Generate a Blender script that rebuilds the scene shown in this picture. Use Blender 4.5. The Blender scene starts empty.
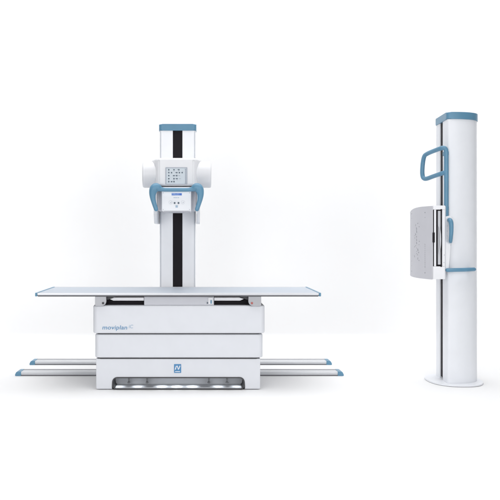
import bpy, bmesh, math, random
from mathutils import Vector, Matrix
R = math.radians
random.seed(4)
scene = bpy.context.scene
COL = scene.collection
ORG = {}

# ------------------------------------------------------------------ materials
def material(name, color, rough=0.4, metal=0.0, spec=0.5, vary=0.015, scale=9.0, bump=0.0, bscale=900, stretch=None, emit=None):
    m = bpy.data.materials.new(name); m.use_nodes = True
    nt = m.node_tree; b = nt.nodes['Principled BSDF']
    b.inputs['Base Color'].default_value = (*color, 1)
    b.inputs['Roughness'].default_value = rough
    b.inputs['Metallic'].default_value = metal
    b.inputs['Specular IOR Level'].default_value = spec
    tc = nt.nodes.new('ShaderNodeTexCoord'); mp = nt.nodes.new('ShaderNodeMapping')
    nt.links.new(tc.outputs['Object'], mp.inputs['Vector'])
    if stretch: mp.inputs['Scale'].default_value = stretch
    nz = nt.nodes.new('ShaderNodeTexNoise'); nz.inputs['Scale'].default_value = scale; nz.inputs['Detail'].default_value = 5
    nt.links.new(mp.outputs['Vector'], nz.inputs['Vector'])
    if vary:
        rp = nt.nodes.new('ShaderNodeValToRGB')
        rp.color_ramp.elements[0].position = 0.3; rp.color_ramp.elements[1].position = 0.7
        rp.color_ramp.elements[0].color = (*[max(0, c*(1-vary)) for c in color], 1)
        rp.color_ramp.elements[1].color = (*[min(1, c*(1+vary)) for c in color], 1)
        nt.links.new(nz.outputs['Fac'], rp.inputs['Fac']); nt.links.new(rp.outputs['Color'], b.inputs['Base Color'])
        mr = nt.nodes.new('ShaderNodeMapRange')
        mr.inputs['To Min'].default_value = rough*0.88; mr.inputs['To Max'].default_value = min(1, rough*1.12)
        nt.links.new(nz.outputs['Fac'], mr.inputs['Value']); nt.links.new(mr.outputs['Result'], b.inputs['Roughness'])
    if bump:
        n2 = nt.nodes.new('ShaderNodeTexNoise'); n2.inputs['Scale'].default_value = bscale
        nt.links.new(mp.outputs['Vector'], n2.inputs['Vector'])
        bp = nt.nodes.new('ShaderNodeBump'); bp.inputs['Strength'].default_value = bump; bp.inputs['Distance'].default_value = 0.0004
        nt.links.new(n2.outputs['Fac'], bp.inputs['Height']); nt.links.new(bp.outputs['Normal'], b.inputs['Normal'])
    if emit:
        b.inputs['Emission Color'].default_value = (1, 1, 1, 1); b.inputs['Emission Strength'].default_value = emit
    return m

PANEL = material('pale grey panel', (0.545, 0.545, 0.585), 0.5, bump=0.2)
COLUMN = material('column enamel', (0.85, 0.86, 0.89), 0.36, bump=0.12)
DRUM = material('tube housing enamel', (0.655, 0.66, 0.685), 0.34, bump=0.08)
HEAD = material('tube head enamel', (0.70, 0.705, 0.73), 0.34, bump=0.08)
WHITE = material('white enamel', (0.765, 0.782, 0.82), 0.36, bump=0.12)
COVER = material('white cover plastic', (0.66, 0.675, 0.715), 0.42, bump=0.12)
BRIGHT = material('bright white plastic', (0.76, 0.765, 0.795), 0.3, bump=0.08)
GREY = material('light grey plastic', (0.47, 0.475, 0.52), 0.5, bump=0.2)
BLUE = material('steel blue plastic', (0.10, 0.245, 0.37), 0.36, vary=0.05, bump=0.2, bscale=600)
BLACK = material('black belt rubber', (0.011, 0.009, 0.012), 0.7, spec=0.2, vary=0.12, scale=30)
DARK = material('dark grey rubber', (0.045, 0.045, 0.05), 0.6, vary=0.1)
ALU = material('anodised aluminium', (0.62, 0.63, 0.66), 0.38, metal=0.55, vary=0.03, stretch=(0.4, 30, 30), scale=6)
BRACKET = material('cast bracket metal', (0.40, 0.405, 0.43), 0.42, metal=0.3, vary=0.03, bump=0.2)
RAIL = material('rail aluminium', (0.60, 0.61, 0.635), 0.42, metal=0.2, vary=0.0, bump=0.15)
DRAWER = material('shade-darkened grey drawer front', (0.53, 0.54, 0.585), 0.45, bump=0.15)  # grey taken darker to carry the shade under the tabletop
RECESS = material('polished recess plate', (0.60, 0.62, 0.66), 0.38, vary=0)
TRAY = material('satin tray metal', (0.50, 0.51, 0.54), 0.6, vary=0.03)
GREYLINE = material('grey rubber strip', (0.20, 0.205, 0.22), 0.55, vary=0)
STRIPGREY = material('dark strip grey', (0.10, 0.10, 0.11), 0.5, vary=0)
STEEL = material('brushed steel', (0.50, 0.52, 0.56), 0.3, metal=0.9, vary=0.06, stretch=(1, 20, 20), scale=12)
TOP = material('tabletop laminate', (0.44, 0.485, 0.55), 0.5, vary=0.02, scale=25)
SCREEN = material('lcd glass', (0.53, 0.585, 0.635), 0.15, vary=0.02)
INK = material('dark print', (0.06, 0.09, 0.125), 0.5, vary=0)
MIDINK = material('grey print', (0.33, 0.36, 0.42), 0.5, vary=0)
BLUEINK = material('blue print', (0.09, 0.24, 0.42), 0.45, vary=0)
PALEINK = material('pale blue print', (0.33, 0.44, 0.56), 0.45, vary=0)
BADGE = material('blue badge', (0.06, 0.22, 0.43), 0.35, vary=0)
ROYAL = material('royal blue print', (0.05, 0.15, 0.52), 0.4, vary=0)
PALEBLUE = material('pale blue label', (0.25, 0.37, 0.66), 0.4, vary=0)
RED = material('red bolt head', (0.40, 0.10, 0.09), 0.4, vary=0)
LENS = material('lamp lens', (0.8, 0.8, 0.8), 0.3, vary=0, emit=2.5)
PAPER = material('studio paper', (0.82, 0.82, 0.825), 0.85, spec=0.15, vary=0.006, scale=1.2)


# ------------------------------------------------------------------ mesh helpers
def newbm(): return bmesh.new()
def merge(*bms):
    out = bmesh.new()
    for b in bms:
        me = bpy.data.meshes.new('tmp'); b.to_mesh(me); b.free(); out.from_mesh(me); bpy.data.meshes.remove(me)
    return out
def rbox(x0, x1, y0, y1, z0, z1, bev=0.0, seg=3, vert_r=0.0, vseg=6):
    bm = bmesh.new(); bmesh.ops.create_cube(bm, size=1)
    bmesh.ops.scale(bm, vec=(x1-x0, y1-y0, z1-z0), verts=bm.verts)
    bmesh.ops.translate(bm, vec=((x0+x1)/2, (y0+y1)/2, (z0+z1)/2), verts=bm.verts)
    if vert_r:
        es = [e for e in bm.edges if abs(e.verts[0].co.z-e.verts[1].co.z) > 1e-6 and abs(e.verts[0].co.x-e.verts[1].co.x) < 1e-6 and abs(e.verts[0].co.y-e.verts[1].co.y) < 1e-6]
        bmesh.ops.bevel(bm, geom=es, offset=vert_r, segments=vseg, affect='EDGES', profile=0.5)
        if bev:
            es = [e for e in bm.edges if abs(e.verts[0].co.z-e.verts[1].co.z) < 1e-6]
            bmesh.ops.bevel(bm, geom=es, offset=bev, segments=seg, affect='EDGES', profile=0.5)
    elif bev:
        bmesh.ops.bevel(bm, geom=list(bm.edges), offset=bev, segments=seg, affect='EDGES', profile=0.5)
    return bm
def prism(pts, axis, a0, a1, bev=0.0, seg=3):
    """pts: outline; axis 'y' -> (x,z) outline extruded along y; axis 'z' -> (x,y) outline along z; axis 'x' -> (y,z)"""
    bm = bmesh.new()
    def mk(p, a):
        return {'y': (p[0], a, p[1]), 'z': (p[0], p[1], a), 'x': (a, p[0], p[1])}[axis]
    v0 = [bm.verts.new(mk(p, a0)) for p in pts]; v1 = [bm.verts.new(mk(p, a1)) for p in pts]
    n = len(pts)
    f0 = bm.faces.new(v0); f1 = bm.faces.new(v1[::-1])
    for i in range(n):
        bm.faces.new((v0[i], v1[i], v1[(i+1) % n], v0[(i+1) % n]))
    if bev:
        bmesh.ops.bevel(bm, geom=list(f0.edges)+list(f1.edges), offset=bev, segments=seg, affect='EDGES', profile=0.5)
    bmesh.ops.recalc_face_normals(bm, faces=bm.faces)
    return bm
def arc(cx, cy, r, a0, a1, n=8):
    return [(cx+r*math.cos(R(a0+(a1-a0)*i/n)), cy+r*math.sin(R(a0+(a1-a0)*i/n))) for i in range(n+1)]
def rrect(x0, x1, y0, y1, r, n=6):
    return arc(x1-r, y1-r, r, 0, 90, n)+arc(x0+r, y1-r, r, 90, 180, n)+arc(x0+r, y0+r, r, 180, 270, n)+arc(x1-r, y0+r, r, 270, 360, n)
def cyl(c, axis, r, h, n=32, bev=0.0):
    bm = bmesh.new(); bmesh.ops.create_cone(bm, cap_ends=True, segments=n, radius1=r, radius2=r, depth=h)
    if bev:
        es = [e for f in bm.faces if len(f.verts) > 4 for e in f.edges]
        bmesh.ops.bevel(bm, geom=es, offset=bev, segments=3, affect='EDGES')
    rot = {'x': Matrix.Rotation(R(90), 3, 'Y'), 'y': Matrix.Rotation(R(90), 3, 'X'), 'z': Matrix.Identity(3)}[axis]
    bmesh.ops.rotate(bm, matrix=rot, verts=bm.verts); bmesh.ops.translate(bm, vec=c, verts=bm.verts)
    return bm
def smooth_path(pts, k=6):
    P = [Vector(p) for p in pts]; out = []
    for i in range(len(P)-1):
        p0 = P[max(i-1, 0)]; p1 = P[i]; p2 = P[i+1]; p3 = P[min(i+2, len(P)-1)]
        for j in range(k):
            t = j/k
            out.append(0.5*((2*p1)+(p2-p0)*t+(2*p0-5*p1+4*p2-p3)*t*t+(3*p1-p0-3*p2+p3)*t**3))
    out.append(P[-1]); return out
def tube(pts, r, n=16, k=6):
    P = smooth_path(pts, k)
    if isinstance(r, (int, float)): r = [r]*len(pts)
    rr_ = smooth_path([(a, 0, 0) for a in r], k); rad = [a.x for a in rr_]
    # rounded ends
    d0 = (P[0]-P[1]).normalized(); d1 = (P[-1]-P[-2]).normalized()
    seq = []
    for a in (85, 60, 35, 15): seq.append((P[0]+d0*rad[0]*math.sin(R(a)), rad[0]*math.cos(R(a))))
    seq += list(zip(P, rad))
    for a in (15, 35, 60, 85): seq.append((P[-1]+d1*rad[-1]*math.sin(R(a)), rad[-1]*math.cos(R(a))))
    bm = bmesh.new(); rings = []; up = None
    for i, (p, rr) in enumerate(seq):
        t = (seq[min(i+1, len(seq)-1)][0]-seq[max(i-1, 0)][0]).normalized()
        if up is None: up = t.orthogonal().normalized()
        up = (up-t*up.dot(t)).normalized(); s = t.cross(up)
        rings.append([bm.verts.new(p+(up*math.cos(2*math.pi*j/n)+s*math.sin(2*math.pi*j/n))*rr) for j in range(n)])
    for a, b in zip(rings, rings[1:]):
        for j in range(n): bm.faces.new((a[j], a[(j+1) % n], b[(j+1) % n], b[j]))
    bm.faces.new(rings[0][::-1]); bm.faces.new(rings[-1])
    bmesh.ops.recalc_face_normals(bm, faces=bm.faces)
    return bm
def lathe_x(prof, cy, cz, n=64):
    bm = bmesh.new(); rings = []
    for x, r in prof:
        rings.append([bm.verts.new((x, cy+r*math.cos(2*math.pi*j/n), cz+r*math.sin(2*math.pi*j/n))) for j in range(n)])
    for a, b in zip(rings, rings[1:]):
        for j in range(n): bm.faces.new((a[j], a[(j+1) % n], b[(j+1) % n], b[j]))
    bm.faces.new(rings[0]); bm.faces.new(rings[-1][::-1])
    bmesh.ops.recalc_face_normals(bm, faces=bm.faces)
    return bm
def lettering(text, x, z, y, size, shear=0.0, spacing=1.0, thick=0.0012, wide=1.0, bold=0.0):
    cu = bpy.data.curves.new('lettering', 'FONT'); cu.body = text; cu.size = size; cu.shear = shear
    cu.space_character = spacing; cu.extrude = thick/2; cu.resolution_u = 4; cu.offset = bold
    o = bpy.data.objects.new('lettering_source', cu); COL.objects.link(o)
    bpy.context.view_layer.update()
    me = bpy.data.meshes.new_from_object(o.evaluated_get(bpy.context.evaluated_depsgraph_get()))
    bpy.data.objects.remove(o); bpy.data.curves.remove(cu)
    bm = bmesh.new(); bm.from_mesh(me); bpy.data.meshes.remove(me)
    bmesh.ops.scale(bm, vec=(wide, 1, 1), verts=bm.verts)
    bmesh.ops.rotate(bm, matrix=Matrix.Rotation(R(90), 3, 'X'), verts=bm.verts)
    bmesh.ops.translate(bm, vec=(x, y, z), verts=bm.verts)
    return bm
def thing(name, label, cat, loc, group=None):
    o = bpy.data.objects.new(name, None); o.empty_display_size = 0.1; COL.objects.link(o); o.location = loc
    o['label'] = label; o['category'] = cat
    if group: o['group'] = group
    ORG[o] = Vector(loc); return o
def obj(name, bm, mat, parent=None, label=None, angle=32, origin=None, flat=False, prints=()):
    # prints: surface markings joined into the same mesh with their own material
    for k, (pb, pm) in enumerate(prints):
        old = set(bm.faces); me = bpy.data.meshes.new('tmp'); pb.to_mesh(me); pb.free(); bm.from_mesh(me); bpy.data.meshes.remove(me)
        for f in bm.faces:
            if f not in old: f.material_index = k+1
    vs = bm.verts
    if origin is None:
        lo = Vector([min(v.co[i] for v in vs) for i in range(3)]); hi = Vector([max(v.co[i] for v in vs) for i in range(3)])
        origin = (lo+hi)/2
    origin = Vector(origin)
    bmesh.ops.translate(bm, vec=-origin, verts=vs)
    me = bpy.data.meshes.new(name); bm.to_mesh(me); bm.free()
    if not flat:
        me.polygons.foreach_set('use_smooth', [True]*len(me.polygons)); me.set_sharp_from_angle(angle=R(angle))
    o = bpy.data.objects.new(name, me); COL.objects.link(o); me.materials.append(mat)
    for pb, pm in prints: me.materials.append(pm)
    if not flat:
        wn = o.modifiers.new('normals', 'WEIGHTED_NORMAL'); wn.keep_sharp = True
    if parent is not None:
        o.parent = parent; o.location = origin-ORG[parent]
    else: o.location = origin
    ORG[o] = origin
    if label: o['label'] = label
    return o

# ------------------------------------------------------------------ the setting
WALL_Y, COVE = 7.94, 0.14
bm = newbm()
v = [bm.verts.new(p) for p in ((-9, -3, 0), (9, -3, 0), (9, WALL_Y-COVE, 0), (-9, WALL_Y-COVE, 0))]; bm.faces.new(v)
fl = obj('floor', bm, PAPER, flat=True); fl['kind'] = 'structure'
bm = newbm(); rows = []
prof = [(WALL_Y-COVE+COVE*math.sin(R(a)), COVE-COVE*math.cos(R(a))) for a in range(0, 91, 5)]+[(WALL_Y, 7.0)]
for y, z in prof: rows.append((bm.verts.new((-9, y, z)), bm.verts.new((9, y, z))))
for a, b in zip(rows, rows[1:]): bm.faces.new((a[0], a[1], b[1], b[0]))
for f in bm.faces: f.smooth = True
bd = obj('backdrop', bm, PAPER, flat=True); bd['kind'] = 'structure'

# ------------------------------------------------------------------ columns share one D-shaped section
def column_section(w, L, n=2.6, groove=None, off=0.0, r=0.02):
    """u along the flat face, v away from it"""
    pts = []
    w2, L2 = w+off, L+off
    N = 30
    for i in range(N+1):
        t = math.pi*i/N                       # +u flank round the back to the -u flank
        c, s = math.cos(t), math.sin(t)
        u = w2*math.copysign(abs(c)**(2/n), c); vv = r+(L2-r)*abs(s)**(2/n)
        pts.append((u, vv))
    pts += [(-w2+r-r*math.cos(R(a)), r-off-(r)*math.sin(R(a))) for a in (15, 30, 45, 60, 75, 90)]
    if groove: pts += [(-groove[0], -off), (-groove[0], groove[1]), (groove[0], groove[1]), (groove[0], -off)]
    pts += [(w2-r+r*math.cos(R(a)), r-off-(r)*math.sin(R(a))) for a in (90, 75, 60, 45, 30, 15)]
    return pts

# ------------------------------------------------------------------ floor rails
def floor_rail(y0, label):
    x0, x1, h, w = -1.548, 1.264, 0.036, 0.118
    t = thing('floor_rail', label, 'floor rail', ((x0+x1)/2, y0+w/2, 0), 'floor rails behind the table')
    sec = [(y0, 0.0), (y0, 0.010), (y0+0.004, 0.012), (y0+0.004, 0.0155), (y0, 0.0175), (y0, h-0.004), (y0+0.004, h),
           (y0+0.030, h), (y0+0.032, h-0.005), (y0+0.040, h-0.005), (y0+0.042, h), (y0+w-0.042, h), (y0+w-0.040, h-0.005),
           (y0+w-0.032, h-0.005), (y0+w-0.030, h), (y0+w-0.004, h), (y0+w, h-0.004), (y0+w, 0.0)]
    obj('track', prism(sec, 'x', x0+0.05, x1-0.05), RAIL, t)
    obj('groove_strip', rbox(x0+0.052, x1-0.052, y0-0.0025, y0-0.0003, 0.0012, 0.0085), STRIPGREY, t)
    obj('groove_strip', rbox(x0+0.052, x1-0.052, y0+w-0.016, y0+w-0.002, h+0.0004, h+0.0022), GREYLINE, t)
    for s, e in ((1, x0), (-1, x1)):
        o = [(e+s*0.052, 0.0), (e+s*0.052, h+0.003), (e+s*0.022, h+0.003), (e+s*0.010, h-0.004), (e+s*0.002, h*0.45), (e, 0.006), (e+s*0.004, 0.0)]
        obj('end_cap', prism(o, 'y', y0-0.003, y0+w+0.003, 0.003, 2), BLUE, t)
    return t
floor_rail(6.165, 'front aluminium floor rail with blue end caps, close behind the table base')
floor_rail(6.70, 'rear aluminium floor rail with blue end caps, farther from the table base')

# ------------------------------------------------------------------ examination table
TX = -0.137
T = thing('examination_table', 'white radiology table with pale floating tabletop on a stepped lifting base', 'examination table', (TX, 5.83, 0))
tx0, tx1, ty0, ty1 = -1.239, 0.963, 5.55, 6.25
tt = obj('tabletop', rbox(tx0+0.016, tx1-0.016, ty0+0.014, ty1-0.014, 0.738, 0.7545, 0.001, 1), TOP, T)
obj('edge_rail', rbox(tx0+0.0165, tx1-0.0165, ty0, ty0+0.0135, 0.7385, 0.757, 0.003, 2), ALU, tt)
obj('edge_rail', rbox(tx0+0.0165, tx1-0.0165, ty1-0.0135, ty1, 0.7385, 0.757, 0.003, 2), ALU, tt)
obj('underside_shade_strip', rbox(tx0+0.02, tx1-0.02, ty0+0.006, ty1-0.006, 0.7285, 0.7375, 0.0), STRIPGREY, tt)  # dark strip stands in for the shadowed underside of the tabletop
for a, b in ((tx0, tx0+0.0155), (tx1-0.0155, tx1)):
    obj('end_strip', rbox(a, b, ty0-0.002, ty1+0.002, 0.730, 0.7585, 0.004, 3), BLUE, tt)

# gap under the tabletop
obj('inner_frame', rbox(-0.71, 0.44, 5.640, 6.02, 0.640, 0.7280, 0.004, 2), BLACK, T)
for a, b, la in ((-0.672, -0.4045, -1), (0.1415, 0.372, 1)):
    if la < 0: o = [(a, 0.7065), (a+0.035, 0.7185), (b, 0.7185), (b, 0.6935), (a+0.03, 0.6935)]
    else: o = [(a, 0.6935), (a, 0.7185), (b-0.035, 0.7185), (b, 0.7065), (b-0.03, 0.6935)]
    obj('crossbar', prism(o, 'y', 5.600, 5.637, 0.002, 2), BRIGHT, T)
dr = obj('cassette_drawer', rbox(-0.4025, 0.1395, 5.588, 5.98, 0.6585, 0.7265, 0.005, 3), DRAWER, T)
obj('latch', merge(rbox(0.095, 0.131, 5.581, 5.587, 0.668, 0.719, 0.002, 2)), BRIGHT, dr)
obj('latch_button', cyl((0.089-0.0, 5.584, 0.677), 'y', 0.0055, 0.009, 16, 0.001), INK, dr)
obj('latch_lever', rbox(0.112, 0.122, 5.574, 5.5805, 0.672, 0.700, 0.002, 2), BLUE, dr)
for side in (-1, 1):
    if side < 0: xa, xb = -0.779, -0.692
    else: xa, xb = 0.404, 0.503
    zt, zb = 0.7282, 0.6545
    if side < 0: o = [(xa, zt), (xa, zb+0.012)]+arc(xa+0.012, zb+0.012, 0.012, 180, 270, 4)[1:]+arc(xb-0.038, zb+0.038, 0.038, 270, 360, 8)+[(xb, zt)]
    else: o = [(xa, zt)]+arc(xa+0.038, zb+0.038, 0.038, 180, 270, 8)+arc(xb-0.012, zb+0.012, 0.012, 270, 360, 4)+[(xb, zt)]
    bk = obj('bracket', prism(o, 'y', 5.5575, 5.582, 0.003, 2), BRACKET, T)
    bx = -0.716 if side < 0 else 0.431
    obj('bolt', cyl((bx, 5.5555, 0.678), 'y', 0.0085, 0.009, 20, 0.0015), DARK if side < 0 else RED, bk)
    obj('bracket_arm', prism([(bx-side*0.0, 0.728), (bx-side*0.095, 0.728), (bx-side*0.075, 0.716), (bx-side*0.03, 0.700)], 'y', 5.584, 5.598, 0.002, 1), DARK, bk)

# stepped covers
obj('seam_core', rbox(TX-0.632, TX+0.632, 5.603, 6.015, 0.112, 0.640, 0.0, 1, 0.03), DARK, T)
uc = obj('upper_cover', rbox(-0.800, 0.5345, 5.578, 6.045, 0.4415, 0.6585, 0.014, 5, 0.040), COVER, T)
obj('middle_cover', rbox(-0.786, 0.5195, 5.590, 6.033, 0.2515, 0.4325, 0.010, 5, 0.036), COVER, T)
# lower cover with the foot opening
lx0, lx1, ox0, ox1, oz, r = -0.7765, 0.499, -0.652, 0.379, 0.100, 0.040
o = [(lx0, 0.2425), (lx0, 0.018)]+arc(lx0+0.012, 0.018, 0.012, 180, 270, 4)[1:]+[(ox0, 0.006), (ox0, oz-r)]
o += arc(ox0+r, oz-r, r, 180, 90, 8)[1:]+arc(ox1-r, oz-r, r, 90, 0, 8)+[(ox1, 0.006), (lx1-0.012, 0.006)]+arc(lx1-0.012, 0.018, 0.012, 270, 360, 4)[1:]+[(lx1, 0.2425)]
lc_bm = prism(o, 'y', 5.602, 6.020, 0.006, 3)
lc = obj('lower_cover', lc_bm, COVER, T)
outer = rrect(ox0+0.0005, ox1-0.0005, 0.0012, oz-0.0005, 0.0385, 8); t_ = 0.0085
inner = rrect(ox0+t_, ox1-t_, 0.0105, oz-t_, 0.031, 8)
bm = newbm()
def loopv(pts, y): return [bm.verts.new((p[0], y, p[1])) for p in pts]
A, B_, C_, D_ = loopv(outer, 5.5975), loopv(inner, 5.5975), loopv(inner, 5.77), loopv(outer, 5.77)
for P, Q in ((A, B_), (B_, C_), (C_, D_), (D_, A)):
    for i in range(len(P)): bm.faces.new((P[i], P[(i+1) % len(P)], Q[(i+1) % len(P)], Q[i]))
bmesh.ops.recalc_face_normals(bm, faces=bm.faces)
rc = obj('foot_recess', bm, DARK, T)
obj('back_plate', rbox(ox0+0.012, ox1-0.012, 5.757, 5.769, 0.0115, oz-0.0095, 0.0), RECESS, rc)
obj('floor_plate', rbox(ox0+0.022, ox1-0.022, 5.606, 5.7565, 0.0112, 0.0150, 0.001, 1), RECESS, rc)
for px in (128.8, 147.0, 208.8, 227.0):
    x = (px-196)*5.70/721
    pd = obj('pedal', merge(rbox(x-0.007, x+0.007, 5.70, 5.712, 0.044, oz-0.0095, 0.003, 2), rbox(x-0.011, x+0.011, 5.692, 5.716, 0.030, 0.0435, 0.005, 3)), GREYLINE, rc)
for px, wt in ((119.5, 0.5), (138, 0.6), (162, 1.0), (177, 1.0), (192, 1.0), (218, 0.6), (236.5, 0.5)):
    x = (px-196)*5.66/721
    obj('lamp_lens', cyl((x, 5.665, oz-0.0105), 'z', 0.009, 0.003, 20), LENS, rc)
    ld = bpy.data.lights.new('recess_lamp', 'SPOT'); ld.energy = 1.15*wt; ld.spot_size = R(104); ld.spot_blend = 1.0; ld.shadow_soft_size = 0.012
    ld.color = (0.93, 0.97, 1.0)
    lo = bpy.data.objects.new('recess_lamp', ld); COL.objects.link(lo); lo.parent = rc; lo.location = Vector((x, 5.66, oz-0.0130))-ORG[rc]
    lo.rotation_euler = (R(-4), 0, 0)
# lettering and badge
S = 5.5765/721
lt = obj('lettering', lettering('moviplan', (102.0-196)*S, 1.18-(329.4-238)*S, 5.5772, 0.0455, 0.12, 1.02, wide=1.165, bold=0.0004), BLUEINK, uc)
obj('lettering', lettering('iC', (128.5-196)*S, 1.18-(328.2-238)*S, 5.5772, 0.038, 0.12, 1.0, bold=0.0004), PALEINK, uc)
S = 5.60/721
bx, bz = (177.6-196)*S, 1.18-(368.5-238)*S
bd_ = obj('badge', rbox(bx-0.0275, bx+0.0275, 5.5988, 5.6016, bz-0.034, bz+0.034, 0.001, 1), BADGE, lc)
def quad(pts, y0, y1): return prism([(bx+p[0], bz+p[1]) for p in pts], 'y', y0, y1)
obj('emblem', merge(quad([(-0.022, -0.008), (-0.014, -0.008), (-0.006, 0.020), (-0.012, 0.022)], 5.5976, 5.5986),
                    quad([(-0.0055, 0.021), (0.004, -0.010), (0.010, -0.008), (0.000, 0.023)], 5.5974, 5.5984),
                    quad([(0.0075, -0.002), (0.0125, -0.004), (0.022, 0.020), (0.016, 0.024)], 5.5976, 5.5986),
                    rbox(bx-0.019, bx+0.019, 5.5976, 5.5986, bz-0.026, bz-0.021)), BRIGHT, bd_)

# ------------------------------------------------------------------ tube stand
cx = -0.163
U = thing('tube_stand', 'tall white column behind the table carrying an x-ray tube with a blue handle', 'x-ray stand', (cx, 6.5, 0))
FY = 6.40
def tsec(**k): return [(cx+u, FY+vv) for u, vv in column_section(0.161, 0.30, **k)]
cl = obj('column', prism(tsec(groove=(0.043, 0.03)), 'z', 0.05, 2.133), COLUMN, U)
obj('drive_belt', rbox(cx-0.0415, cx+0.0415, FY+0.008, FY+0.028, 0.06, 2.131), BLACK, cl)
obj('top_cap', prism(tsec(off=0.006, r=0.03), 'z', 2.1335, 2.192, 0.010, 3), BLUE, cl)
for s in (-1, 1):
    obj('trim_line', rbox(cx+s*0.150-0.0015, cx+s*0.150+0.0015, FY-0.0006, FY+0.004, 0.06, 2.131), MIDINK, cl)
obj('trolley', rbox(cx-0.25, cx+0.25, 6.20, 6.79, 0.0385, 0.0495, 0.004, 2), GREY, U)
# carriage wrapped round the column
def cheek(x0, x1):
    o = [(6.12, 1.80), (6.12, 1.40)]+arc(6.20, 1.385, 0.08, 180, 270, 6)+arc(6.56, 1.385, 0.08, 270, 360, 6)+[(6.64, 1.80)]
    return prism(o, 'x', x0, x1, 0.0135, 4)
obj('carriage', merge(cheek(cx-0.196, cx-0.1665), cheek(cx+0.1665, cx+0.196), rbox(cx-0.166, cx+0.166, 6.14, 6.385, 1.418, 1.795, 0.012, 3)), WHITE, U)
# tube housing
AY, AZ = 5.90, 1.698
th = obj('tube_drum', lathe_x([(-0.428, 0.0), (-0.430, 0.085), (-0.4345, 0.094), (-0.4335, 0.101), (-0.428, 0.1055), (-0.42, 0.107), (-0.40, 0.107), (0.09, 0.107), (0.11, 0.107), (0.1175, 0.1055), (0.123, 0.101), (0.124, 0.094), (0.119, 0.085), (0.117, 0.0)], AY, AZ), DRUM, U)
obj('drum_ring', lathe_x([(-0.417, 0.10), (-0.417, 0.1078), (-0.4155, 0.1078), (-0.4155, 0.10)], AY, AZ), WHITE, th)
obj('drum_ring', lathe_x([(0.105, 0.10), (0.105, 0.1078), (0.1065, 0.1078), (0.1065, 0.10)], AY, AZ), WHITE, th)
hs = []
hx0f, hx1f, hx0b, hx1b = -0.298, -0.018, -0.362, 0.044
sec = [(hx0f, 5.765), (hx1f, 5.765), (0.012, 5.800), (hx1b, 5.90), (hx1b, 6.10), (hx1b-0.03, 6.135), (hx0b+0.03, 6.135), (hx0b, 6.10), (hx0b, 5.90), (-0.328, 5.800)]
hm = prism(sec, 'z', 1.597, 1.822, 0.022, 5)
# soften the outline's own corners
es = [e for e in hm.edges if abs(e.verts[0].co.z-e.verts[1].co.z) > 0.1]
bmesh.ops.bevel(hm, geom=es, offset=0.012, segments=3, affect='EDGES')
obj('tube_housing', hm, HEAD, U, angle=50)
# screen
S = 5.764/721
sx = lambda px: (px-196)*S
sz = lambda py: 1.18-(py-238)*S
fr = merge(rbox(sx(165.6), sx(166.3), 5.7585, 5.768, sz(184.4), sz(167.4)), rbox(sx(166.35), sx(186.6), 5.7585, 5.768, sz(168.0), sz(167.4)),
           rbox(sx(186.65), sx(187.2), 5.7585, 5.768, sz(184.4), sz(167.4)), rbox(sx(166.35), sx(186.6), 5.7585, 5.768, sz(184.4), sz(184.0)))
ic = []; rows_ = {169.8: (168.8, 174.0, 178.9), 172.7: (168.8, 171.6, 176.8, 179.4, 182.2), 175.7: (168.8, 174.0, 176.8), 178.7: (168.8, 174.0, 177.0), 181.7: (168.8, 171.5, 174.1)}
for py, xs in rows_.items():
    for i, px in enumerate(xs):
        w, h = (0.62, 0.66) if (i+int(py)) % 2 else (0.72, 0.55)
        ic.append(prism(rrect(sx(px-w), sx(px+w), sz(py+h), sz(py-h), 0.0022, 3), 'y', 5.7592, 5.7602))
        if (i+int(py)) % 3 == 0: ic.append(rbox(sx(px-1.5), sx(px-0.95), 5.7592, 5.7602, sz(py+0.2), sz(py-0.35)))
ink_marks = merge(*ic)
ic = [rbox(sx(172.6), sx(173.2), 5.7592, 5.7602, sz(176.0), sz(175.4)), rbox(sx(178.2), sx(180.2), 5.7592, 5.7602, sz(175.85), sz(175.45)),
      rbox(sx(178.8), sx(181.0), 5.7592, 5.7602, sz(178.85), sz(178.45)), rbox(sx(185.2), sx(186.2), 5.7592, 5.7602, sz(182.4), sz(169.8))]
ic += [rbox(sx(185.0), sx(186.3), 5.7585, 5.7591, sz(a+0.5), sz(a-0.5)) for a in (169.4, 183.1)]
ic += [rbox(sx(a), sx(a+0.9), 5.7592, 5.7602, sz(171.35), sz(171.05)) for a in (168.4, 173.6, 178.4, 182.0)]
ic += [rbox(sx(a), sx(a+1.0), 5.7592, 5.7602, sz(180.25), sz(179.95)) for a in (168.2, 173.4, 176.6)]
sc_ = obj('screen', rbox(sx(166.0), sx(186.9), 5.7605, 5.768, sz(184.2), sz(167.8), 0.001, 1), SCREEN, U, prints=[(ink_marks, INK), (merge(*ic), MIDINK)])
obj('bezel', fr, MIDINK, sc_)
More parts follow.
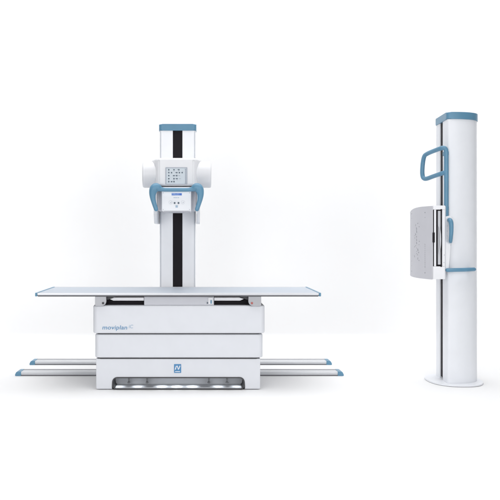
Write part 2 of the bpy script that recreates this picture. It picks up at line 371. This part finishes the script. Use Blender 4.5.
# collimator
S2 = 5.715/721
qx = lambda px: (px-196)*S2
qz = lambda py: 1.18-(py-238)*S2
co = obj('collimator', rbox(qx(161.6), qx(191.2), 5.7155, 6.02, qz(211.0), qz(187.0), 0.008, 3), WHITE, U)
obj('rear_shell', rbox(qx(156.9), qx(195.9), 5.80, 6.03, qz(210.2), qz(187.2), 0.012, 3), GREY, co)
obj('beam_window', rbox(qx(163.5), qx(189.3), 5.735, 6.0, qz(211.9), qz(211.05), 0.0), GREY, co)
tb = obj('title_bar', rbox(qx(171.6), qx(181.9), 5.7144, 5.7152, qz(195.5), qz(193.1)), PALEBLUE, co, prints=[(merge(*[rbox(qx(a), qx(b), 5.7136, 5.7142, qz(c), qz(d)) for a, b, c, d in (
    (171.9, 172.5, 195.1, 193.5), (172.5, 173.1, 195.1, 194.6), (173.4, 174.5, 195.1, 194.7), (173.4, 173.8, 194.7, 193.5), (174.9, 175.3, 195.1, 193.5), (175.7, 176.6, 194.1, 193.5), (176.0, 176.4, 195.1, 194.1),
    (176.9, 177.3, 195.1, 193.5), (177.3, 178.0, 194.5, 194.0), (178.3, 178.9, 195.1, 193.5), (179.2, 181.6, 195.2, 193.4))]), ROYAL)])
obj('caption_line', merge(*[rbox(qx(a), qx(a+0.65), 5.7143, 5.7152, qz(198.0), qz(197.3)) for a in (173.6, 174.5, 175.5, 176.4, 177.6, 178.4)]), PALEINK, co)
for px in (174.65, 178.55):
    obj('knob', cyl((qx(px), 5.709, qz(203.0)), 'y', 0.0068, 0.013, 20, 0.0015), INK, co)
obj('indicator', rbox(qx(175.5), qx(177.8), 5.7138, 5.7152, qz(207.6), qz(205.3), 0.0005, 1), PALEINK, co)
for c in (170.6, 183.0):
    d = [rbox(qx(c)+0.0135*math.cos(R(a))-0.0016, qx(c)+0.0135*math.cos(R(a))+0.0016, 5.7143, 5.7152, qz(202.3)+0.0135*math.sin(R(a))-0.0016, qz(202.3)+0.0135*math.sin(R(a))+0.0016) for a in range(10, 360, 40)]
    d.append(prism([(qx(c)-0.004, qz(202.3)-0.005), (qx(c)+0.003, qz(202.3)-0.005), (qx(c)+0.006, qz(202.3)+0.006)], 'y', 5.7143, 5.7152))
    obj('dial_mark', merge(*d), MIDINK, co)
for px in (163.2, 189.6):
    for py in (192.9, 209.5):
        obj('screw', cyl((qx(px), 5.7150, qz(py)), 'y', 0.0028, 0.002, 12), MIDINK, co)
# handle
S3 = 5.67/721
arm = [(176.5, 189.7, 1.95), (170, 189.7, 1.95), (164.5, 189.6, 2.0), (160.8, 188.9, 2.5), (158.3, 187.8, 3.8), (155.8, 187.3, 4.4), (153.8, 189.2, 4.5), (152.7, 192.6, 3.7), (152.6, 196.7, 2.95), (153.4, 201.0, 2.45), (154.8, 205.6, 2.25), (156.0, 209.2, 2.1)]
path = [(353-a, b, c) for a, b, c in arm[::-1]]+arm[1:]
hb = tube([((a-196)*S3, 5.677, 1.18-(b-238)*S3) for a, b, c in path], [c*S3 for a, b, c in path], 20, 5)
bmesh.ops.translate(hb, vec=(0, -5.677, 0), verts=hb.verts); bmesh.ops.scale(hb, vec=(1, 0.85, 1), verts=hb.verts); bmesh.ops.translate(hb, vec=(0, 5.677, 0), verts=hb.verts)
obj('handle', hb, BLUE, U, angle=60)
for px in (158.2, 194.8):
    obj('handle_arm', rbox((px-196)*S3-0.022, (px-196)*S3+0.022, 5.699, 5.83, 1.18-(188.8-238)*S3-0.014, 1.18-(188.8-238)*S3+0.014, 0.006, 2), BLUE, U)

# ------------------------------------------------------------------ wall stand
wx, wy, ww, wl, th_ = 2.028, 5.96, 0.180, 0.281, R(4)
def wrot(u, vv): return (wx+u*math.sin(th_)+vv*math.cos(th_), wy+u*math.cos(th_)-vv*math.sin(th_))
W = thing('wall_stand', 'free standing white column with blue cap, loop handle and grey cassette holder', 'x-ray stand', (wx+0.12, wy, 0))
def wsec(**k): return [wrot(u, vv) for u, vv in column_section(ww, wl, n=2.08, **k)]
wc = obj('column', prism(wsec(groove=(0.043, 0.03)), 'z', 0.0155, 2.133), WHITE, W)
obj('drive_belt', prism([wrot(*p) for p in ((-0.0415, 0.008), (0.0415, 0.008), (0.0415, 0.028), (-0.0415, 0.028))], 'z', 0.03, 2.131), BLACK, wc)
obj('top_cap', prism(wsec(off=0.006, r=0.03), 'z', 2.1335, 2.190, 0.010, 3), BLUE, wc)
bp_pts = []
for i in range(72):
    t = 2*math.pi*i/72; c, s = math.cos(t), math.sin(t); n = 2.3
    bp_pts.append((wx+0.094+0.217*math.copysign(abs(c)**(2/n), c), 5.945+0.25*math.copysign(abs(s)**(2/n), s)))
bpl = obj('base_plate', prism(bp_pts, 'z', 0.0035, 0.015, 0.004, 3), WHITE, W)
obj('floor_gasket', prism([(wx+0.094+(a-wx-0.094)*0.985, 5.945+(b-5.945)*0.985) for a, b in bp_pts], 'z', 0.0, 0.0034), STRIPGREY, bpl)
# cassette holder
by0, by1, bz0, bz1 = 5.70, 6.20, 0.853, 1.438
bu = obj('cassette_holder', rbox(1.875, 1.984, by0+0.0165, by1-0.03, bz0, bz1, 0.012, 3), WHITE, W)
fp = [(1.8735, by0+0.001), (1.8665, by0+0.001)]
for i in range(1, 24):
    t = i/24; fp.append((1.8665-0.026*t-0.034*math.sin(math.pi*t), by0+0.001+t*(by1-by0+0.004)))
fp += arc(1.857, by1-0.012, 0.016, 170, 90, 5)+[(1.8735, by1+0.004)]
pan = prism(fp, 'z', bz0-0.002, bz1-0.004, 0.006, 3)
# the far end of the panel slopes off at top and bottom
for v_ in pan.verts:
    t = max(0, (v_.co.y-by0-0.12)/(by1-by0-0.12))
    if v_.co.z > 1.3: v_.co.z -= 0.030*t*t+(0.012*((t-0.9)/0.1)**2 if t > 0.9 else 0)
    elif v_.co.z < 1.0: v_.co.z += 0.006*t*t+(0.012*((t-0.9)/0.1)**2 if t > 0.9 else 0)
def face_x(y):
    t = (y-by0-0.001)/(by1-by0+0.004); return 1.8665-0.026*t-0.034*math.sin(math.pi*t)
mk = []
def dot(y, z, r=0.0038):
    x = face_x(y); mk.append(rbox(x-0.0012, x+0.003, y-r, y+r, z-r*0.8, z+r*0.8))
for y in (5.80, 6.10):
    for z in (1.385, 1.345, 0.985, 0.945, 0.90): dot(y, z, 0.005 if z > 1.36 or z < 0.92 else 0.003)
for i in range(34):
    dot(random.choice([5.90, 5.925, 5.95, 5.975, 6.0])+random.uniform(-.006, .006), 1.30-0.0092*i, random.uniform(0.003, 0.0058))
for i in range(12): dot(5.80, 1.13-0.016*i, 0.003)
fpn = obj('front_panel', pan, PANEL, bu, prints=[(merge(*mk), material('panel print', (0.27, 0.275, 0.31), 0.5, vary=0))])
S4 = 5.70/721
kx = lambda px: (px-196)*S4
kz = lambda py: 1.18-(py-238)*S4
ztop, zbot = kz(209.6), kz(266.4)
obj('slot_recess', rbox(1.8741, kx(443.6), by0+0.0125, by0+0.0160, zbot-0.004, ztop+0.004), BLACK, bu)
pl = lambda a, b, z0, z1, y=by0: rbox(a, b, y, by0+0.0122, z0, z1, 0.002, 2)
obj('side_frame', merge(pl(1.8745, kx(445.0), ztop, bz1-0.001), pl(1.8745, kx(445.0), bz0+0.001, zbot), pl(kx(442.3), kx(445.0), zbot+0.0005, ztop-0.0005)), BRIGHT, bu)
obj('side_strip', pl(kx(434.2), kx(436.2), zbot+0.0005, ztop-0.0005), BRIGHT, bu)
tr = obj('cassette_tray', pl(kx(438.1), kx(440.8), kz(264.6), kz(210.8), by0+0.003), TRAY, bu)
obj('tray_handle', tube([(kx(438.9), 5.702, kz(226)), (kx(439.4), 5.688, kz(230)), (kx(439.7), 5.682, kz(240)), (kx(439.4), 5.688, kz(249)), (kx(438.9), 5.702, kz(253))], 0.0052, 12), ALU, bu)
obj('catch', rbox(kx(432.5), kx(434.6), 5.694, 5.702, kz(242.5), kz(232.5), 0.002, 2), BLACK, bu)
for px, py in ((441.2, 209.8), (441.2, 266.2)):
    obj('screw', cyl((kx(px), 5.7025, kz(py)), 'y', 0.0065, 0.009, 14, 0.001), BLACK, bu)
for px, py in ((444.3, 255), (443.9, 262.5)):
    obj('screw', cyl((kx(px), 5.699, kz(py)), 'y', 0.0028, 0.003, 12), MIDINK, bu)
# mount between holder and column
S5 = 5.72/721
mx = lambda px: (px-196)*S5
mz = lambda py: 1.18-(py-238)*S5
o = [(mx(445.1), mz(271.6)), (mx(449.6), mz(271.6)), (mx(449.6), mz(247))]+[(mx(451.5), mz(244.5)), (mx(453.6), mz(240)), (mx(454.0), mz(222))]+[(mx(453.2), mz(218.2)), (mx(451.6), mz(216.3)), (mx(449.5), mz(215.8)), (mx(445.1), mz(216.6))]
mb = obj('mount', prism(o, 'y', 5.722, 5.80, 0.006, 3), BRIGHT, W)
obj('mount_block', rbox(1.9845, 2.031, 5.81, 6.08, 0.93, 1.33, 0.006, 2), WHITE, W)
for py in (226, 231, 236, 241):
    obj('screw', cyl((mx(447.2), 5.7215, mz(py)), 'y', 0.0022, 0.003, 10), MIDINK, mb)
# loop handle with its stem
def q(px, py, d): return ((px-196)*d/721, d, 1.18-(py-238)*d/721)
lp = [q(446.3, 217.0, 5.752), q(446.3, 190, 5.752), q(446.3, 165, 5.752), q(446.2, 153, 5.752), q(445.6, 149.2, 5.754), q(443.4, 147.9, 5.76), q(440, 148.6, 5.78), q(432, 151.6, 5.87), q(427.0, 153.9, 5.93), q(424.4, 156.2, 5.96),
      q(423.0, 162.0, 5.985), q(422.3, 170.4, 5.99), q(422.6, 175.8, 5.985), q(424.0, 178.4, 5.97), q(427.0, 178.6, 5.94), q(433.6, 176.2, 5.87), q(440, 174.0, 5.80), q(445.5, 172.2, 5.755)]
obj('grip', tube([q(448.9, 220.6, 5.735), q(449.3, 219.9, 5.705), q(450.4, 220.6, 5.685), q(451.2, 224, 5.674), q(451.3, 231, 5.672), q(450.9, 237.5, 5.675), q(450.6, 241.0, 5.688), q(450.5, 241.8, 5.735)],
    [0.0145, 0.016, 0.0172, 0.0172, 0.016, 0.0145, 0.0135, 0.0135], 18), BLUE, W)
obj('loop_handle', tube(lp, 0.0178, 18, 5), BLUE, W)
for z in (1.84, 1.40): obj('handle_bracket', rbox(1.988, 2.024, 5.765, 5.82, z, z+0.035, 0.006, 2), BLUE, W)
# horizontal guide bar on the flank
gb = [(1.992, 5.712, 0.9255), (2.04, 5.706, 0.927), (2.10, 5.712, 0.928), (2.16, 5.727, 0.929), (2.205, 5.748, 0.930), (2.222, 5.760, 0.930)]
obj('guide_bar', tube(gb, 0.0155, 16, 5), BLUE, W)
for x, y in ((2.03, 5.715), (2.18, 5.745)): obj('bar_bracket', rbox(x, x+0.025, y, y+0.075, 0.918, 0.936, 0.003, 2), BLUE, W)

# ------------------------------------------------------------------ studio lighting
def area(name, loc, target, sx_, sy_, power, color=(1, 1, 1), spread=180):
    ld = bpy.data.lights.new(name, 'AREA'); ld.shape = 'RECTANGLE'; ld.size = sx_; ld.size_y = sy_; ld.energy = power; ld.color = color; ld.spread = R(spread)
    o = bpy.data.objects.new(name, ld); COL.objects.link(o); o.location = loc
    o.rotation_euler = (Vector(target)-Vector(loc)).to_track_quat('-Z', 'Y').to_euler(); return o
area('overhead_softbox', (0.2, 4.6, 4.6), (0.2, 4.6, 0), 6.0, 3.8, 95, spread=110)
area('front_softbox', (0.9, 1.2, 2.8), (0.2, 6.0, 0.9), 4.2, 2.6, 38)
area('fill_softbox', (-2.4, -0.8, 1.7), (0.2, 6.2, 1.1), 3.2, 2.4, 100)
area('fill_softbox', (3.6, -0.8, 1.7), (0.2, 6.2, 1.1), 3.2, 2.4, 86)
area('background_lamp', (0.5, 6.9, 4.4), (0.5, 7.9, 2.3), 8.0, 0.5, 74, spread=120)
for x, p in ((-4.3, 23), (5.6, 27)):
    area('background_side_lamp', (x, 6.95, 2.1), (x*0.78, 7.9, 1.8), 0.5, 2.8, p, spread=80)
w = bpy.data.worlds.new('World'); scene.world = w; w.use_nodes = True
w.node_tree.nodes['Background'].inputs['Color'].default_value = (0.96, 0.98, 1.0, 1)
w.node_tree.nodes['Background'].inputs['Strength'].default_value = 0.25

# ------------------------------------------------------------------ camera
cd = bpy.data.cameras.new('camera'); cam = bpy.data.objects.new('camera', cd); COL.objects.link(cam)
cam.location = (0, 0, 1.18); cam.rotation_euler = (R(90), 0, 0)
cd.sensor_width = 36; cd.lens = 36*721/500; cd.shift_x = 54/500; cd.shift_y = -12/500; cd.clip_end = 200
scene.camera = cam
scene.view_settings.view_transform = 'Standard'; scene.view_settings.look = 'None'; scene.view_settings.exposure = 0.0; scene.view_settings.gamma = 1.0
